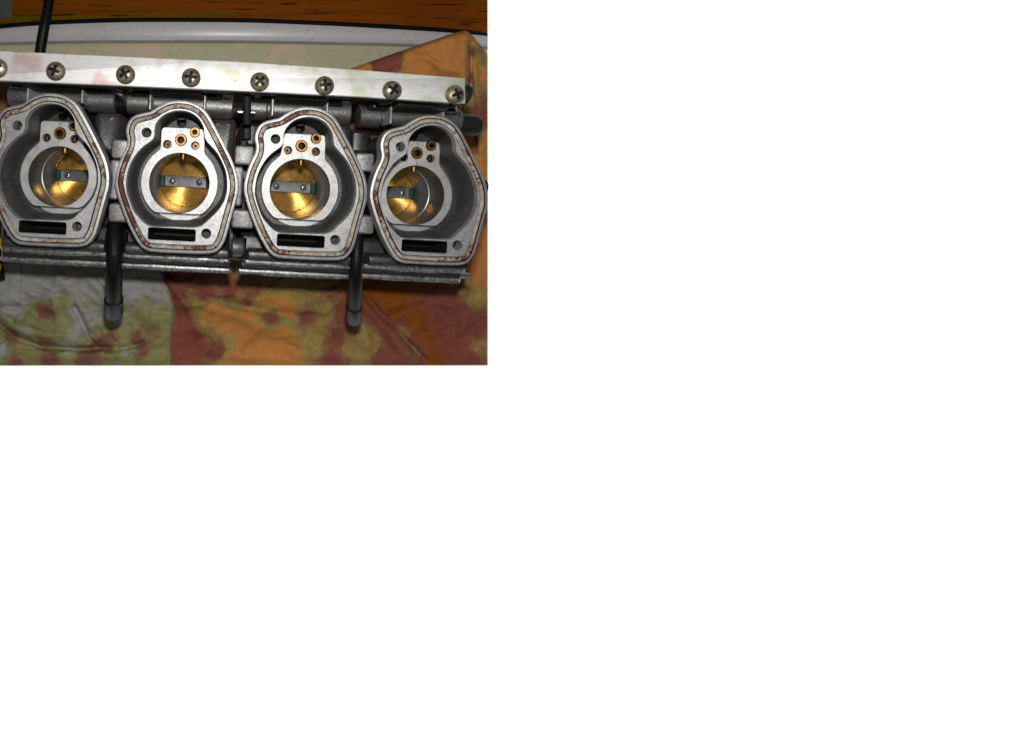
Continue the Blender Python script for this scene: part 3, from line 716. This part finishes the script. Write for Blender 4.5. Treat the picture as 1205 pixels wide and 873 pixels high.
# sleeves that couple the carburettors at the head
def sleeve(x0, x1, y0, y1, z, mat, name, rr, ribs=5):
    a, c = W(x0, y0, z), W(x1, y1, z); b = MB(); pts = []; rad = []
    n = ribs*4
    for i in range(n+1): pts.append(a.lerp(c, i/n)); rad.append(rr*(1.0 if (i % 4) in (1, 2) else 0.90))
    b.tube(pts, rad, 24); return bank_part(b, name, mat)
sleeve(126, 153, 122.5, 123.5, -0.036, M['rubber'], 'coupling_sleeve', 0.0064)
sleeve(272, 303, 129.8, 131.5, -0.036, M['plastic'], 'coupling_sleeve', 0.0055, 3)
sleeve(421, 449, 139.3, 141, -0.036, M['rubber'], 'coupling_sleeve', 0.0066)
b = MB(); w = W(291, 122, -0.02)
b.tube([W(290.5, 110, -0.012), W(290.5, 146, -0.018)], 0.0028, 16); bank_part(b, 'link_rod', M['plastic'])
b = MB(); b.tube([W(280, 132, -0.018), W(300, 133, -0.018)], 0.0011, 12); bank_part(b, 'link_pin', M['zinc'])
for (x, y) in ((290.5, 150), (287, 182)):
    b = MB(); b.prism([tuple(W(x+dx, y+dy, -0.035).xy) for dx, dy in ((-5, -16), (5, -16), (5, 14), (-5, 14))], -0.06, -0.033, 0.001); bank_part(b, 'link_bracket', M['grime_shade'])
# a curved vent pipe that arches behind the first sleeve
b = MB(); b.tube([W(124, 108, -0.03), W(134, 107, -0.024), W(143, 111, -0.024), W(148, 118, -0.030)], 0.0022, 14); bank_part(b, 'vent_pipe', M['tubecast'])

# black fuel hoses that hang down between the carburettors
def hose(pl, radii, name):
    b = MB(); b.tube([W(*p) for p in pl], radii, 24); return bank_part(b, name, M['rubber'])
h1 = hose([(135, 264, -0.024), (134.6, 280, -0.018), (134.3, 300, -0.013), (134.2, 318, -0.015), (134, 319, -0.0153), (134, 338, -0.024), (133.8, 351, -0.033), (133.8, 352, -0.0335), (133.8, 367, -0.044), (133.8, 368, -0.0447)],
          [0.0054, 0.0056, 0.0054, 0.0050, 0.0056, 0.0057, 0.0058, 0.0067, 0.0068, 0.0065], 'fuel_hose')
h2 = hose([(421.5, 270, -0.022), (420, 292, -0.014), (418.8, 315, -0.012), (418.4, 326, -0.0145), (418.3, 327, -0.0150), (417.6, 346, -0.025), (416.6, 360, -0.036), (416.6, 361, -0.0365), (416, 375, -0.047), (416, 376, -0.0477)],
          [0.0040, 0.0040, 0.0040, 0.0040, 0.0045, 0.0047, 0.0048, 0.0055, 0.0057, 0.0054], 'fuel_hose')
for hs, (x, y) in ((h1, (134, 262)), (h2, (421, 272))):
    b = MB(); b.tube([W(x-12, y-0.6, -0.036), W(x+12, y+0.6, -0.036)], 0.0048, 20); b.build('tee_fitting', M['plastic'], hs)
for (x, y) in ((279, 291),):
    b = MB(); b.tube([W(x-7, y, -0.022), W(x-5, y, -0.022), W(x+5, y+.4, -0.022), W(x+8, y+.5, -0.022)], [0.0055, 0.0064, 0.0064, 0.0052], 22); bank_part(b, 'joint_boss', M['tubecast'])
# the last cover runs on past its body
for y0, y1, z, x1, mt in ((317.5, 323.0, -0.0235, 549, 'body'), (321.5, 329.0, -0.0265, 555, 'edge')):
    b = MB(); c0 = W(520, (y0+y1)/2-1.4, z); c1_ = W(x1, (y0+y1)/2, z); hw = (y1-y0)/2*MM*1.09; pts = [c0.lerp(c1_, t/8) for t in range(9)]
    ids = [b.loop([(p.x, p.y + math.cos(a)*hw*e, p.z - 0.003 + math.sin(a)*0.003*e) for a in [2*math.pi*q/16 for q in range(16)]]) for p, e in zip(pts, (1, 1, 1, 1, 1, 1, 1, .96, .6))]
    for p_, q_ in zip(ids, ids[1:]): b.strip(p_, q_)
    b.face(ids[0][::-1]); b.face(ids[-1]); bank_part(b, 'cover_end', M[mt])
# choke lever end sticking out of the last carburettor
b = MB(); b.tube([W(552, 219, -0.080), W(564, 220, -0.080), W(570.0, 220.5, -0.080)], [0.0060, 0.0066, 0.0062], 20); bank_part(b, 'choke_knob', M['plastic'])
b = MB(); b.tube([W(546, 112, -0.002), W(549.5, 113, -0.002), W(551, 113.4, -0.002)], [0.0065, 0.0065, 0.0056], 18); bank_part(b, 'rail_end_bush', M['plastic'])
b = MB(); b.tube([W(538, 146.5, -0.036), W(557, 148, -0.036), W(562, 148.5, -0.036)], [0.0075, 0.0078, 0.0066], 24); bank_part(b, 'end_cap', M['plastic'])

# yellow wire tag at the foot of the first carburettor
tg = bpy.data.objects.new('wire_connector', None); C.objects.link(tg); tg.location = W(-2, 300, -0.100)
tag(tg, 'black wire connector with yellow sleeves beside the first carburetor', 'connector')
for nm, mt, pts, r in (('plug', 'plastic', [(-9, 292, -0.096), (-4, 331, -0.094)], 0.0066), ('sleeve', 'yellow', [(-3, 280, -0.090), (-2.6, 292, -0.090)], 0.0042), ('sleeve', 'yellow', [(-4.6, 311, -0.0868), (-4.0, 318, -0.0868)], 0.0038)):
    b = MB(); b.tube([W(*p) for p in pts], r, 18); o = b.build(nm, M[mt], tg); o.location = -tg.location
